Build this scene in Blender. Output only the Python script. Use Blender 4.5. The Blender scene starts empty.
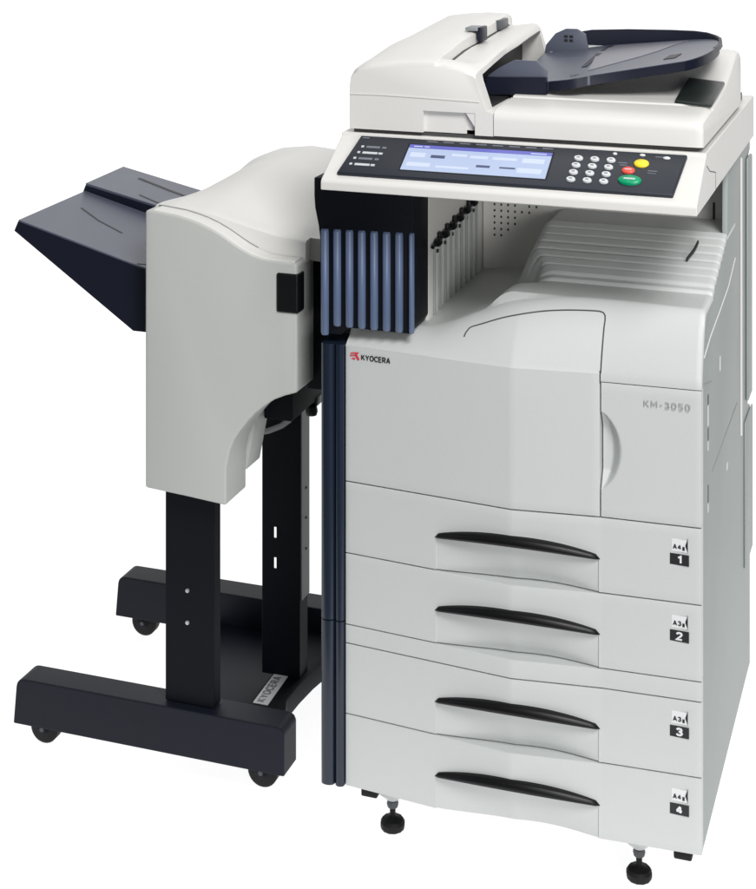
import bpy, bmesh, math, random
from mathutils import Vector, Matrix
random.seed(4)
S = bpy.context.scene
COL = S.collection

# ------------------------------------------------------------------ camera
cam_d = bpy.data.cameras.new("camera")
cam = bpy.data.objects.new("camera", cam_d); COL.objects.link(cam)
cam.location = (0.9739, -2.6271, 1.6910)
cam.rotation_euler = (math.radians(90), 0, math.radians(19.21))
cam_d.sensor_fit = 'HORIZONTAL'; cam_d.sensor_width = 36; cam_d.lens = 78.45
cam_d.shift_x = 0.0; cam_d.shift_y = -0.7824
cam_d.clip_start = 0.1; cam_d.clip_end = 200
S.camera = cam

# ------------------------------------------------------------------ world, lamps, exposure
w = bpy.data.worlds.new("World"); S.world = w; w.use_nodes = True
bg = w.node_tree.nodes['Background']
bg.inputs[0].default_value = (0.93, 0.97, 1.0, 1); bg.inputs[1].default_value = 0.12
def area(name, loc, target, size, sy, power, col=(1, 1, 1)):
    l = bpy.data.lights.new(name, 'AREA'); l.shape = 'RECTANGLE'; l.size = size; l.size_y = sy
    l.energy = power; l.color = col
    o = bpy.data.objects.new(name, l); COL.objects.link(o); o.location = loc
    o.rotation_euler = (Vector(target) - Vector(loc)).to_track_quat('-Z', 'Y').to_euler()
    return o
area("overhead_softbox", (0.0, 0.6, 3.5), (0.0, 0.3, 0), 2.2, 1.6, 16, (1, 0.99, 0.97))
area("front_softbox", (1.95, -2.25, 3.70), (0.2, 0.0, 0.85), 1.4, 1.4, 146, (1, 0.99, 0.975))
area("low_front_fill", (2.5, -3.15, 1.30), (0.2, 0.2, 0.9), 1.5, 1.2, 64, (1, 0.995, 0.985))  # added fill lamp, brightens the output bay and the fronts
area("left_strip_softbox", (-3.0, -2.2, 1.9), (0, 0.1, 0.7), 0.5, 2.0, 9, (0.88, 0.94, 1))
S.view_settings.view_transform = 'Standard'; S.view_settings.look = 'None'
S.view_settings.exposure = 0.0; S.view_settings.gamma = 1.0

# ------------------------------------------------------------------ materials
def mat(name, col, rough=0.5, bump=0.0, scale=900, spec=0.5, metal=0.0, emit=None, es=0.0, vary=0.0, coat=0.0):
    m = bpy.data.materials.new(name); m.use_nodes = True
    nt = m.node_tree; b = nt.nodes['Principled BSDF']
    b.inputs['Base Color'].default_value = (*col, 1)
    b.inputs['Roughness'].default_value = rough
    b.inputs['Metallic'].default_value = metal
    b.inputs['Specular IOR Level'].default_value = spec
    b.inputs['Coat Weight'].default_value = coat
    tc = nt.nodes.new('ShaderNodeTexCoord')
    if vary:
        n = nt.nodes.new('ShaderNodeTexNoise'); n.inputs['Scale'].default_value = 5; n.inputs['Detail'].default_value = 4
        nt.links.new(tc.outputs['Object'], n.inputs['Vector'])
        r = nt.nodes.new('ShaderNodeMix'); r.data_type = 'RGBA'
        r.inputs['A'].default_value = (*[c * (1 - vary) for c in col], 1)
        r.inputs['B'].default_value = (*[min(1, c * (1 + vary)) for c in col], 1)
        nt.links.new(n.outputs['Fac'], r.inputs['Factor']); nt.links.new(r.outputs['Result'], b.inputs['Base Color'])
        mr = nt.nodes.new('ShaderNodeMapRange'); mr.inputs['To Min'].default_value = rough - .06; mr.inputs['To Max'].default_value = rough + .06
        nt.links.new(n.outputs['Fac'], mr.inputs['Value']); nt.links.new(mr.outputs['Result'], b.inputs['Roughness'])
    if bump:
        n2 = nt.nodes.new('ShaderNodeTexNoise'); n2.inputs['Scale'].default_value = scale; n2.inputs['Detail'].default_value = 2
        nt.links.new(tc.outputs['Object'], n2.inputs['Vector'])
        bp = nt.nodes.new('ShaderNodeBump'); bp.inputs['Strength'].default_value = bump; bp.inputs['Distance'].default_value = 0.0006
        nt.links.new(n2.outputs['Fac'], bp.inputs['Height']); nt.links.new(bp.outputs['Normal'], b.inputs['Normal'])
    if emit:
        b.inputs['Emission Color'].default_value = (*emit, 1); b.inputs['Emission Strength'].default_value = es
    return m
M = {}
M['cool'] = mat('cool_grey_plastic', (0.540, 0.560, 0.556), 0.42, 0.4, vary=0.02)
M['warm'] = mat('warm_white_plastic', (0.68, 0.672, 0.65), 0.42, 0.25, vary=0.012)
M['side'] = mat('shaded_side_plastic', (0.30, 0.333, 0.328), 0.5, 0.4, vary=0.03)  # body plastic with the side face's shade put into its colour
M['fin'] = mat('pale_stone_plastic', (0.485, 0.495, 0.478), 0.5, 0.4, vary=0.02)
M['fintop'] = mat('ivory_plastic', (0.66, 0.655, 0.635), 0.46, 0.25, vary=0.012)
M['chassis'] = mat('dark_chassis', (0.05, 0.05, 0.05), 0.7)
M['navy'] = mat('navy_black_plastic', (0.008, 0.0095, 0.017), 0.5, 0.4, vary=0.15, spec=0.2)
M['black'] = mat('black_plastic', (0.004, 0.005, 0.006), 0.4, 0.15, spec=0.3)
M['metal'] = mat('black_painted_metal', (0.003, 0.004, 0.007), 0.6, 0.15, spec=0.15)
M['column'] = mat('blue_black_column', (0.010, 0.017, 0.032), 0.22, 0.1)
M['slat'] = mat('slat_with_sheen', (0.092, 0.130, 0.225), 0.35, 0.1)  # lighter slats, their blue-grey reflections put into the colour
M['slate'] = mat('slate_tray_plastic', (0.080, 0.090, 0.125), 0.36, 0.4, vary=0.08)
M['slatedark'] = mat('slate_dark_shaded', (0.007, 0.009, 0.020), 0.42, 0.3, spec=0.3)  # dark parts, and tray sides with their shade put into the colour
M['slatelight'] = mat('slate_light_plastic', (0.15, 0.15, 0.185), 0.3, 0.2)
M['panel'] = mat('panel_face', (0.014, 0.018, 0.028), 0.42, 0.1)
M['screen'] = mat('lit_screen', (0.1, 0.12, 0.2), 0.25, emit=(0.56, 0.67, 0.88), es=0.66)
M['screenhead'] = mat('lit_screen_header', (0.05, 0.05, 0.2), 0.25, emit=(0.10, 0.11, 0.42), es=0.8)
M['screenlight'] = mat('lit_screen_button', (0.1, 0.12, 0.2), 0.25, emit=(0.72, 0.80, 0.93), es=0.76)
M['screendark'] = mat('screen_dark_button', (0.02, 0.025, 0.05), 0.25, emit=(0.06, 0.08, 0.2), es=0.6)
M['key'] = mat('key_white', (0.62, 0.64, 0.66), 0.45)
M['print'] = mat('print_light', (0.55, 0.57, 0.60), 0.5)
M['printdim'] = mat('print_dim', (0.16, 0.17, 0.2), 0.5)
M['green'] = mat('key_green', (0.0, 0.30, 0.13), 0.35)
M['red'] = mat('key_red', (0.75, 0.09, 0.06), 0.35)
M['yellow'] = mat('key_yellow', (0.85, 0.66, 0.03), 0.35)
M['ink'] = mat('ink_black', (0.012, 0.012, 0.014), 0.5)
M['inkgrey'] = mat('ink_grey', (0.22, 0.23, 0.24), 0.5)
M['inkred'] = mat('ink_red', (0.62, 0.03, 0.05), 0.5)
M['paper'] = mat('label_paper', (0.70, 0.71, 0.72), 0.55)
M['silver'] = mat('bare_steel', (0.55, 0.56, 0.58), 0.35, metal=0.8)
M['flange'] = mat('grey_painted_flange', (0.06, 0.068, 0.078), 0.45)
M['gap'] = mat('dark_gap', (0.055, 0.06, 0.06), 0.8)
M['cable'] = mat('grey_cable', (0.22, 0.23, 0.24), 0.45)
M['rubber'] = mat('black_rubber', (0.012, 0.012, 0.012), 0.6, spec=0.2)
M['handle'] = mat('handle_black', (0.003, 0.003, 0.0035), 0.38, 0.1, spec=0.3)
M['letter'] = mat('faint_grey_print', (0.33, 0.345, 0.345), 0.5)
M['pad'] = mat('black_green_pad', (0.012, 0.018, 0.016), 0.4, 0.2)

# the studio sweep: white surface with an added glow that fills its shadows
fm = bpy.data.materials.new('glowing_white_sweep'); fm.use_nodes = True
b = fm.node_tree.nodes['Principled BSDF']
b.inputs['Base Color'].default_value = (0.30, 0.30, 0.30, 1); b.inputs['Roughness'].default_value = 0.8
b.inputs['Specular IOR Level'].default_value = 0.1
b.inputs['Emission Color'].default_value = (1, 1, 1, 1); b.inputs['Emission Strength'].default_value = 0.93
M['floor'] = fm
M['studio'] = mat('dark_studio_floor', (0.05, 0.05, 0.055), 0.7, vary=0.1)

# ------------------------------------------------------------------ helpers
def sharp(bm, ang=35):
    bm.normal_update()
    for f in bm.faces: f.smooth = True
    for e in bm.edges:
        if len(e.link_faces) == 2:
            if e.calc_face_angle(0) > math.radians(ang): e.smooth = False
        else: e.smooth = False
def link(name, bm, m, parent=None, ang=35, recalc=True):
    if recalc: bmesh.ops.recalc_face_normals(bm, faces=bm.faces)
    sharp(bm, ang)
    off = Vector((0, 0, 0)); p = parent
    while p is not None: off += Vector(p.location); p = p.parent
    me = bpy.data.meshes.new(name)
    for v in bm.verts: v.co -= off
    bm.to_mesh(me); bm.free()
    o = bpy.data.objects.new(name, me); COL.objects.link(o)
    me.materials.append(M[m]); o.parent = parent
    return o
def thing(name, label, cat, loc):
    o = bpy.data.objects.new(name, None); COL.objects.link(o); o.location = loc
    o.empty_display_size = 0.1; o['label'] = label; o['category'] = cat
    return o
def bevel(bm, r, seg=2, ang=20):
    bmesh.ops.recalc_face_normals(bm, faces=bm.faces)
    es = [e for e in bm.edges if len(e.link_faces) == 2 and e.calc_face_angle(0) > math.radians(ang)]
    bmesh.ops.bevel(bm, geom=es, offset=r, segments=seg, profile=0.5, affect='EDGES', clamp_overlap=True)
def bm_box(bm, x0, x1, y0, y1, z0, z1):
    vs = [bm.verts.new((x, y, z)) for x in (x0, x1) for y in (y0, y1) for z in (z0, z1)]
    for f in ((0, 1, 3, 2), (4, 6, 7, 5), (0, 4, 5, 1), (2, 3, 7, 6), (0, 2, 6, 4), (1, 5, 7, 3)):
        bm.faces.new([vs[i] for i in f])
def box(name, x0, x1, y0, y1, z0, z1, m, parent, r=0.0015, seg=2):
    bm = bmesh.new(); bm_box(bm, x0, x1, y0, y1, z0, z1)
    if r: bevel(bm, r, seg)
    return link(name, bm, m, parent)
def prism(name, pts, axis, a0, a1, m, parent, r=0.0, seg=2, ang=35, bang=20):
    bm = bmesh.new()
    def P(p, a):
        return (a, p[0], p[1]) if axis == 'X' else ((p[0], a, p[1]) if axis == 'Y' else (p[0], p[1], a))
    A = [bm.verts.new(P(p, a0)) for p in pts]; B = [bm.verts.new(P(p, a1)) for p in pts]
    n = len(pts)
    bm.faces.new(A); bm.faces.new(B[::-1])
    for i in range(n): bm.faces.new((A[i], B[i], B[(i + 1) % n], A[(i + 1) % n]))
    if r: bevel(bm, r, seg, bang)
    return link(name, bm, m, parent, ang)
def loft(name, secs, m, parent, r=0.0, ang=35, cap=True, closed=True, seg=2):
    bm = bmesh.new(); R = [[bm.verts.new(p) for p in s] for s in secs]; n = len(secs[0])
    for a, b_ in zip(R[:-1], R[1:]):
        for i in range(n if closed else n - 1):
            j = (i + 1) % n
            bm.faces.new((a[i], a[j], b_[j], b_[i]))
    if cap and closed: bm.faces.new(R[0][::-1]); bm.faces.new(R[-1])
    if r: bevel(bm, r, seg)
    return link(name, bm, m, parent, ang)
def tube(name, pts, rad, m, parent, n=10):
    bm = bmesh.new(); rings = []
    pts = [Vector(p) for p in pts]; up = Vector((0.13, 0.2, 1)).normalized()
    for i, p in enumerate(pts):
        d = (pts[min(i + 1, len(pts) - 1)] - pts[max(i - 1, 0)]).normalized()
        a = d.cross(up).normalized(); b_ = a.cross(d)
        rings.append([bm.verts.new(p + rad * (math.cos(t) * a + math.sin(t) * b_)) for t in [2 * math.pi * k / n for k in range(n)]])
    for r0, r1 in zip(rings[:-1], rings[1:]):
        for k in range(n): bm.faces.new((r0[k], r0[(k + 1) % n], r1[(k + 1) % n], r1[k]))
    bm.faces.new(rings[0][::-1]); bm.faces.new(rings[-1])
    return link(name, bm, m, parent, 50)
def lathe(name, prof, c, m, parent, n=24, axis='Z', ang=40):
    bm = bmesh.new(); rings = []
    for (r, h) in prof:
        ring = []
        for k in range(n):
            t = 2 * math.pi * k / n; a, b_ = r * math.cos(t), r * math.sin(t)
            p = (a, b_, h) if axis == 'Z' else ((h, a, b_) if axis == 'X' else (a, h, b_))
            ring.append(bm.verts.new((c[0] + p[0], c[1] + p[1], c[2] + p[2])))
        rings.append(ring)
    for r0, r1 in zip(rings[:-1], rings[1:]):
        for k in range(n): bm.faces.new((r0[k], r0[(k + 1) % n], r1[(k + 1) % n], r1[k]))
    bm.faces.new(rings[0][::-1]); bm.faces.new(rings[-1])
    return link(name, bm, m, parent, ang)
def ribbon(name, pts, nrm, wid, m, parent, lift=0.0004):
    """thin strip of gap trim following pts, lying on a surface with normal nrm"""
    bm = bmesh.new(); nrm = Vector(nrm).normalized(); pts = [Vector(p) for p in pts]; prev = None
    for i, p in enumerate(pts):
        d = (pts[min(i + 1, len(pts) - 1)] - pts[max(i - 1, 0)]).normalized()
        s = d.cross(nrm).normalized() * wid / 2
        q = [bm.verts.new(p + s + nrm * lift), bm.verts.new(p - s + nrm * lift), bm.verts.new(p - s - nrm * .002), bm.verts.new(p + s - nrm * .002)]
        if prev:
            for k in range(4): bm.faces.new((prev[k], prev[(k + 1) % 4], q[(k + 1) % 4], q[k]))
        else: bm.faces.new(q[::-1])
        prev = q
    bm.faces.new(prev)
    return link(name, bm, m, parent)
def lerp(a, b_, t): return a + (b_ - a) * t
def sstep(a, b_, x):
    t = max(0, min(1, (x - a) / (b_ - a))); return t * t * (3 - 2 * t)
def interp(tab, x):
    if x <= tab[0][0]: return tab[0][1]
    for (x0, y0), (x1, y1) in zip(tab[:-1], tab[1:]):
        if x <= x1: return lerp(y0, y1, (x - x0) / (x1 - x0))
    return tab[-1][1]
def cut(o, cutters):
    """boolean the cutters away from o and keep the result as plain mesh"""
    for c in cutters:
        md = o.modifiers.new('cut', 'BOOLEAN'); md.operation = 'DIFFERENCE'; md.object = c; md.solver = 'EXACT'
    bpy.context.view_layer.update()
    dg = bpy.context.evaluated_depsgraph_get()
    me = bpy.data.meshes.new_from_object(o.evaluated_get(dg))
    o.modifiers.clear(); old = o.data; o.data = me; bpy.data.meshes.remove(old)
    for c in cutters:
        d = c.data; bpy.data.objects.remove(c); bpy.data.meshes.remove(d)
    bm = bmesh.new(); bm.from_mesh(me); sharp(bm); bm.to_mesh(me); bm.free()
GL = {'K': [[(0, 0), (0, 1)], [(.62, 1), (.04, .42)], [(.22, .56), (.66, 0)]], 'Y': [[(0, 1), (.35, .45), (.7, 1)], [(.35, .48), (.35, 0)]],
      'O': [[(.38, 0), (.12, .1), (0, .35), (0, .65), (.12, .9), (.38, 1), (.64, .9), (.76, .65), (.76, .35), (.64, .1), (.38, 0)]],
      'C': [[(.68, .2), (.55, .04), (.35, 0), (.12, .1), (0, .35), (0, .65), (.12, .9), (.35, 1), (.55, .96), (.68, .8)]],
      'E': [[(.55, 0), (0, 0), (0, 1), (.55, 1)], [(0, .52), (.48, .52)]], 'R': [[(0, 0), (0, 1), (.42, 1), (.58, .9), (.6, .72), (.5, .55), (.32, .48), (0, .48)], [(.32, .48), (.62, 0)]],
      'A': [[(0, 0), (.34, 1), (.38, 1), (.72, 0)], [(.12, .32), (.60, .32)]], 'M': [[(0, 0), (0, 1), (.4, .3), (.8, 1), (.8, 0)]], '-': [[(.02, .45), (.4, .45)]],
      '0': [[(.3, 0), (.1, .08), (0, .3), (0, .7), (.1, .92), (.3, 1), (.5, .92), (.6, .7), (.6, .3), (.5, .08), (.3, 0)]], '1': [[(.02, .78), (.26, .98), (.26, 0)]],
      '2': [[(.02, .78), (.12, .95), (.32, 1), (.52, .92), (.57, .72), (.45, .5), (0, 0), (.6, 0)]],
      '3': [[(.02, .82), (.14, .96), (.3, 1), (.5, .93), (.56, .75), (.48, .58), (.24, .53)], [(.3, .53), (.52, .44), (.6, .26), (.5, .07), (.3, 0), (.12, .05), (0, .2)]],
      '4': [[(.46, 0), (.46, .95)], [(.44, .97), (.03, .33)], [(0, .28), (.66, .28)]],
      '5': [[(.60, 1), (.06, 1), (.05, .60), (.30, .61), (.5, .52), (.58, .3), (.5, .08), (.26, 0), (.02, .03)]]}
def letters(name, string, height, width, m, parent, origin, xdir, ydir, wt=.15, lift=.0003, gap=.34):
    """stroke lettering fitted to width x height, as one thin mesh"""
    adv = [max(p[0] for st_ in GL[c] for p in st_) for c in string]
    total = sum(adv) + gap * (len(string) - 1); sx = width / total
    X = Vector(xdir).normalized(); Y = Vector(ydir).normalized(); Z = X.cross(Y).normalized(); O = Vector(origin)
    bm = bmesh.new(); cx_ = 0; hw = wt * height / 2; lv = 0
    for c, a in zip(string, adv):
        for st_ in GL[c]:
            lv += 1; P_ = [Vector(((cx_ + p[0]) * sx, hw + p[1] * (height - 2 * hw))) for p in st_]; n = len(P_); L_ = []
            closed = (P_[0] - P_[-1]).length < 1e-6
            for i, p in enumerate(P_):
                d0 = (p - P_[i - 1]).normalized() if i else ((P_[0] - P_[-2]).normalized() if closed else None)
                d1 = (P_[i + 1] - p).normalized() if i < n - 1 else ((P_[1] - P_[0]).normalized() if closed else None)
                if d0 is None: d0 = d1
                if d1 is None: d1 = d0
                n0 = Vector((-d0.y, d0.x)); n1 = Vector((-d1.y, d1.x)); b_ = (n0 + n1)
                b_ = b_.normalized() if b_.length > .1 else n0
                k = min(2.0, 1 / max(.3, b_.dot(n0))); L_.append((p + b_ * hw * k, p - b_ * hw * k))
            h_ = lift + .00003 * (lv % 3)
            top_ = [[bm.verts.new(O + X * q.x + Y * q.y + Z * h_) for q in pr_] for pr_ in L_]
            bot_ = [[bm.verts.new(O + X * q.x + Y * q.y - Z * .0002) for q in pr_] for pr_ in L_]
            for i in range(n - 1):
                bm.faces.new((top_[i][0], top_[i][1], top_[i + 1][1], top_[i + 1][0]))
                bm.faces.new((top_[i][0], top_[i + 1][0], bot_[i + 1][0], bot_[i][0])); bm.faces.new((top_[i][1], bot_[i][1], bot_[i + 1][1], top_[i + 1][1]))
        cx_ += a + gap
    return link(name, bm, m, parent, 30)
def flat(name, polys, m, parent, origin, xdir, ydir, thick=0.0003):
    """flat printed shapes: polygons in a writing plane"""
    X = Vector(xdir).normalized(); Y = Vector(ydir).normalized(); Z = X.cross(Y).normalized(); O = Vector(origin)
    bm = bmesh.new()
    for pl in polys:
        A = [bm.verts.new(O + X * p[0] + Y * p[1] + Z * thick) for p in pl]
        B = [bm.verts.new(O + X * p[0] + Y * p[1] - Z * thick) for p in pl]
        n = len(pl); bm.faces.new(A); bm.faces.new(B[::-1])
        for i in range(n): bm.faces.new((A[i], B[i], B[(i + 1) % n], A[(i + 1) % n]))
    return link(name, bm, m, parent)

# ------------------------------------------------------------------ setting: one continuous white sweep
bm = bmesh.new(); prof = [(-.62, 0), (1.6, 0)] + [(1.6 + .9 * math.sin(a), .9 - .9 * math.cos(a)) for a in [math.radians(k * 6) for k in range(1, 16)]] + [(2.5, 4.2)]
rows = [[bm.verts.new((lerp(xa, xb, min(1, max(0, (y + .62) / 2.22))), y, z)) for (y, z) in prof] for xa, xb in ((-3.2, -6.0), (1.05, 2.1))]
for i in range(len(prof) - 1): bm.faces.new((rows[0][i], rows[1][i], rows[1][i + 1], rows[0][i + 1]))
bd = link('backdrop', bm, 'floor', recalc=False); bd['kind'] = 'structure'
bm = bmesh.new(); bm.faces.new([bm.verts.new(p) for p in ((-12, -10, -.004), (12, -10, -.004), (12, 10, -.004), (-12, 10, -.004))])
fl = link('floor', bm, 'studio', recalc=False); fl['kind'] = 'structure'

# ================================================================== PHOTOCOPIER
C = thing('photocopier', 'white office photocopier with four paper drawers, colour keypad and sheet feeder on top', 'photocopier', (0.3, 0.3, 0))
XW = 0.6
SEAM = 0.4397
FRONT = [(0, 0), (0.01, -0.0004), (0.2966, -0.026), (0.4432, -0.0075), (0.59, -0.0006), (0.6, 0)]
def smooth_interp(tab, x):
    n = len(tab)
    if x <= tab[0][0]: return tab[0][1]
    for i in range(n - 1):
        x0, y0 = tab[i]; x1, y1 = tab[i + 1]
        if x <= x1:
            m0 = (tab[i + 1][1] - tab[i - 1][1]) / (tab[i + 1][0] - tab[i - 1][0]) if i else (y1 - y0) / (x1 - x0)
            m1 = (tab[i + 2][1] - tab[i][1]) / (tab[i + 2][0] - tab[i][0]) if i < n - 2 else 0
            h_ = x1 - x0; t = (x - x0) / h_
            return (2 * t ** 3 - 3 * t * t + 1) * y0 + (t ** 3 - 2 * t * t + t) * h_ * m0 + (3 * t * t - 2 * t ** 3) * y1 + (t ** 3 - t * t) * h_ * m1
    return tab[-1][1]
def yF(x): return interp(FRONT, x)
ZC, ZR = 0.8530, 0.8412       # crease height on the left door, seam height on the right door
H = [(0, .876), (.115, .885), (.152, .891), (.223, .9195), (.279, .9413), (.352, .9551), (.459, .9585), (.6, .9560)]

# inner chassis
box('chassis', 0.004, 0.590, 0.019, 0.62, 0.110, 0.836, 'chassis', C, 0)
# side panels
sp = [(.0195, .1056), (.66, .1056), (.66, .612), (.625, .622), (.625, 1.10), (.66, 1.112), (.66, 1.1365), (.325, 1.1365), (.319, 1.0125),
      (.146, .9560), (.056, .9520), (.044, .9405), (.032, .914), (.0195, .885)]
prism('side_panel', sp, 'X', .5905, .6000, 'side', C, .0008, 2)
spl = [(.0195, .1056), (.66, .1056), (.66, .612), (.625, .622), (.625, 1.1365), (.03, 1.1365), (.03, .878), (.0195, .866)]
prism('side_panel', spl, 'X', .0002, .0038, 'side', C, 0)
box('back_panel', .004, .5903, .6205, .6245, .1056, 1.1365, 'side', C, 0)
SPN = (1, 0, 0)
for nm, pts, wd, mm in [
    ('side_seam', [(.6, .1206, .6698), (.6, .27, .674), (.6, .4553, .6781)], .0018, 'inkgrey'),
    ('side_seam', [(.6, .0210, .845), (.6, .05, .8385), (.6, .1206, .820)], .0016, 'inkgrey'),
    ('side_slot', [(.6, .0735, .812), (.6, .0735, .796)], .009, 'gap'),
    ('side_slot', [(.6, .0735, .758), (.6, .0735, .738)], .007, 'chassis'),
    ('side_slot', [(.6, .0735, .665), (.6, .0735, .637)], .006, 'gap'),
    ('side_trim', [(.6, .0735, .795), (.6, .0735, .762)], .009, 'warm'),
    ('side_trim', [(.6, .0735, .737), (.6, .0735, .722)], .007, 'warm'),
    ('side_trim', [(.6, .0735, .636), (.6, .0735, .622)], .007, 'warm'),
    ('side_trim', [(.6, .2199, .832), (.6, .2199, .808)], .010, 'warm'),
    ('side_trim', [(.6, .3125, .618), (.6, .3125, .606)], .012, 'warm')]:
    ribbon(nm, pts, SPN, wd, mm, C, .0006)
arc = [(.6, .0266, .885), (.6, .10, .899), (.6, .2199, .9111), (.6, .33, .924), (.6, .4257, .952)]
tube('side_bead', arc, .0014, 'warm', C, 8)
tube('side_bead', [(.6005, .5115, .60), (.6005, .5115, .85), (.6005, .5115, 1.12)], .0028, 'warm', C, 10)
box('rear_rail', .6002, .6060, .588, .650, .640, 1.105, 'side', C, .003)
box('rear_foot_cover', .6002, .6040, .560, .676, .330, .608, 'side', C, .002)

# ---- fronts: heightfield panels
def front_panel(name, x0, x1, z0, z1, m, parent, off=None, xs=None, zs=None, back=.0185, rnd=.0016, prof=yF, flat_top=False):
    X = {x0, x0 + .0006, x0 + rnd, x1 - rnd, x1 - .0006, x1}
    n = max(2, int((x1 - x0) / .012))
    for i in range(n + 1): X.add(lerp(x0 + rnd, x1 - rnd, i / n))
    for c, _ in FRONT:
        if x0 + rnd < c < x1 - rnd: X.add(c)
    for c in (xs or []): X.add(c)
    X = sorted(X); X = [x for i, x in enumerate(X) if i == 0 or x - X[i - 1] > 1e-5]
    Z = {z0, z0 + .0006, z0 + rnd, z1 - rnd, z1 - .0006, z1}
    n = max(2, int((z1 - z0) / .012))
    for i in range(n + 1): Z.add(lerp(z0 + rnd, z1 - rnd, i / n))
    for c in (zs or []): Z.add(c)
    Z = sorted(Z); Z = [z for i, z in enumerate(Z) if i == 0 or z - Z[i - 1] > 1e-5]
    bm = bmesh.new(); F = []; B = []
    def edge(d):
        d = max(0, min(rnd, d)); return rnd - math.sqrt(max(0, rnd * rnd - (rnd - d) ** 2))
    for x in X:
        F.append([bm.verts.new((x, prof(x) + (off(x, z) if off else 0) + max(edge(x - x0), edge(x1 - x), edge(z - z0), 0 if flat_top else edge(z1 - z)), z)) for z in Z])
    for i in range(len(X) - 1):
        for j in range(len(Z) - 1): bm.faces.new((F[i][j], F[i + 1][j], F[i + 1][j + 1], F[i][j + 1]))
    rim = [F[i][0] for i in range(len(X))] + [F[-1][j] for j in range(1, len(Z))] + [F[i][-1] for i in range(len(X) - 2, -1, -1)] + [F[0][j] for j in range(len(Z) - 2, 0, -1)]
    bk = [bm.verts.new((v.co.x, back, v.co.z)) for v in rim]
    for i in range(len(rim)):
        j = (i + 1) % len(rim); bm.faces.new((rim[i], bk[i], bk[j], rim[j]))
    bm.faces.new(bk)
    return link(name, bm, m, parent, 22)

HX0, HX1 = .165, .4375
def pocket(z0):
    def off(x, z):
        if x < HX0 or x > HX1: return 0
        u = (x - HX0) / (HX1 - HX0); zh = z0 + .0535 + .010 * (1 - abs(2 * u - 1) ** 2)
        if z > zh: return 0
        g = math.sin(math.pi * max(0.0, min(1, u)))
        e = min(1, (x - HX0) / .0008, (HX1 - x) / .0008)
        k = (zh - z) / (zh - z0)
        return e * (.0020 + .003 * g ** .8 + .021 * (math.sin(math.pi * u ** 1.25) ** 1.1) * k ** 1.3)
    return off
DR = [(.5018, .6215, 'A4', '1'), (.3805, .4998, 'A3', '2'), (.2288, .3466, 'A3', '3'), (.1056, .2268, 'A4', '4')]
FX, FY = (1, 0, 0), (0, 0, 1)
for z0, z1, sz, num in DR:
    d = front_panel('drawer', 0, XW, z0, z1, 'cool', C, pocket(z0), xs=[HX0, HX0 + .0008, HX1 - .0008, HX1], zs=[z0 + .030 + .003 * q_ for q_ in range(17)])
    d['label'] = 'paper drawer numbered %s with an %s size card' % (num, sz)
    # handle: a dark lens-shaped lip
    secs = []; zb = z0 + .0525; n = 40
    for i in range(n + 1):
        u = i / n; x = lerp(HX0 - .002, HX1 + .002, u)
        g = max(0.0, 1 - abs(2 * u - 1) ** 2.0); gy = .0040 + .0040 * g; gz = .0060 + .0095 * g ** .9
        y = lerp(yF(HX0), yF(HX1), u) - .0175 * g + .0004; zz = zb + .0100 * g + .001
        endr = min(1, (u / .03) ** .5 + .12, ((1 - u) / .03) ** .5 + .12)
        gy *= endr; gz *= endr
        secs.append([(x, y + .012, zz), (x, y - gy * .45, zz - .001 * endr), (x, y - gy * .92, zz + gz * .10), (x, y - gy, zz + gz * .35), (x, y - gy * .88, zz + gz * .62),
                     (x, y - gy * .45, zz + gz * .88), (x, y, zz + gz), (x, y + .012, zz + gz)])
    loft('drawer_handle', secs, 'handle', d, ang=60)
    # printed marks
    y = yF(.565) - .0006
    flat('size_card', [[(.5535, z0 + .1008), (.5535, z0 + .0815), (.5790, z0 + .0808), (.5790, z0 + .1000)]], 'paper', d, (0, y + .0001, 0), FX, FY)
    letters('size_lettering', sz, .0080, .0120, 'ink', d, (.5560, y - .0004, z0 + .0845), FX, FY, .2)
    flat('size_arrow', [[(.5790, z0 + .0805), (.5790, z0 + .1035), (.5750, z0 + .092)], [(.5705, z0 + .0838), (.5740, z0 + .0838), (.5740, z0 + .0895), (.5705, z0 + .0895)]], 'ink', d, (0, y - .0006, 0), FX, FY)
    flat('number_plate', [[(.5505, z0 + .0600), (.5808, z0 + .0592), (.5808, z0 + .0768), (.5505, z0 + .0776)]], 'ink', d, (0, y, 0), FX, FY)
    letters('number_lettering', num, .0135, .0085 if num != '1' else .0042, 'paper', d, (.5612 if num != '1' else .5635, y - .0006, z0 + .0618), FX, FY, .22)
front_panel('divider_strip', 0, XW, .3486, .3786, 'cool', C, back=.0185)

# front doors
fd = front_panel('front_door', 0, SEAM - .0009, .6236, ZC - .0001, 'cool', C, flat_top=True)
# finger scoop on the right door
ZG0, ZG1, XG = .668, .793, SEAM + .0009
def scoop(x, z):
    if z < ZG0 or z > ZG1: return 0
    u = (z - ZG0) / (ZG1 - ZG0); wx = .0345 * math.sin(math.pi * u) ** .62
    if wx < 1e-4: return 0
    t = (x - XG) / wx
    return .0165 * (1 - sstep(.45, 1.0, t)) * min(1, wx / .026) ** 1.4
rd = front_panel('right_door', XG, XW, .6236, ZR - .0016, 'cool', C, scoop, xs=[XG + .0345 * k / 24 for k in range(1, 26)], zs=[lerp(ZG0, ZG1, .5 - .5 * math.cos(math.pi * k / 70)) for k in range(71)])
letters('model_lettering', 'KM-3050', .0108, .072, 'letter', rd, (.5105, yF(.52) - .0022, .8078), (1, .03, 0), FY, .115, gap=.42)
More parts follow.
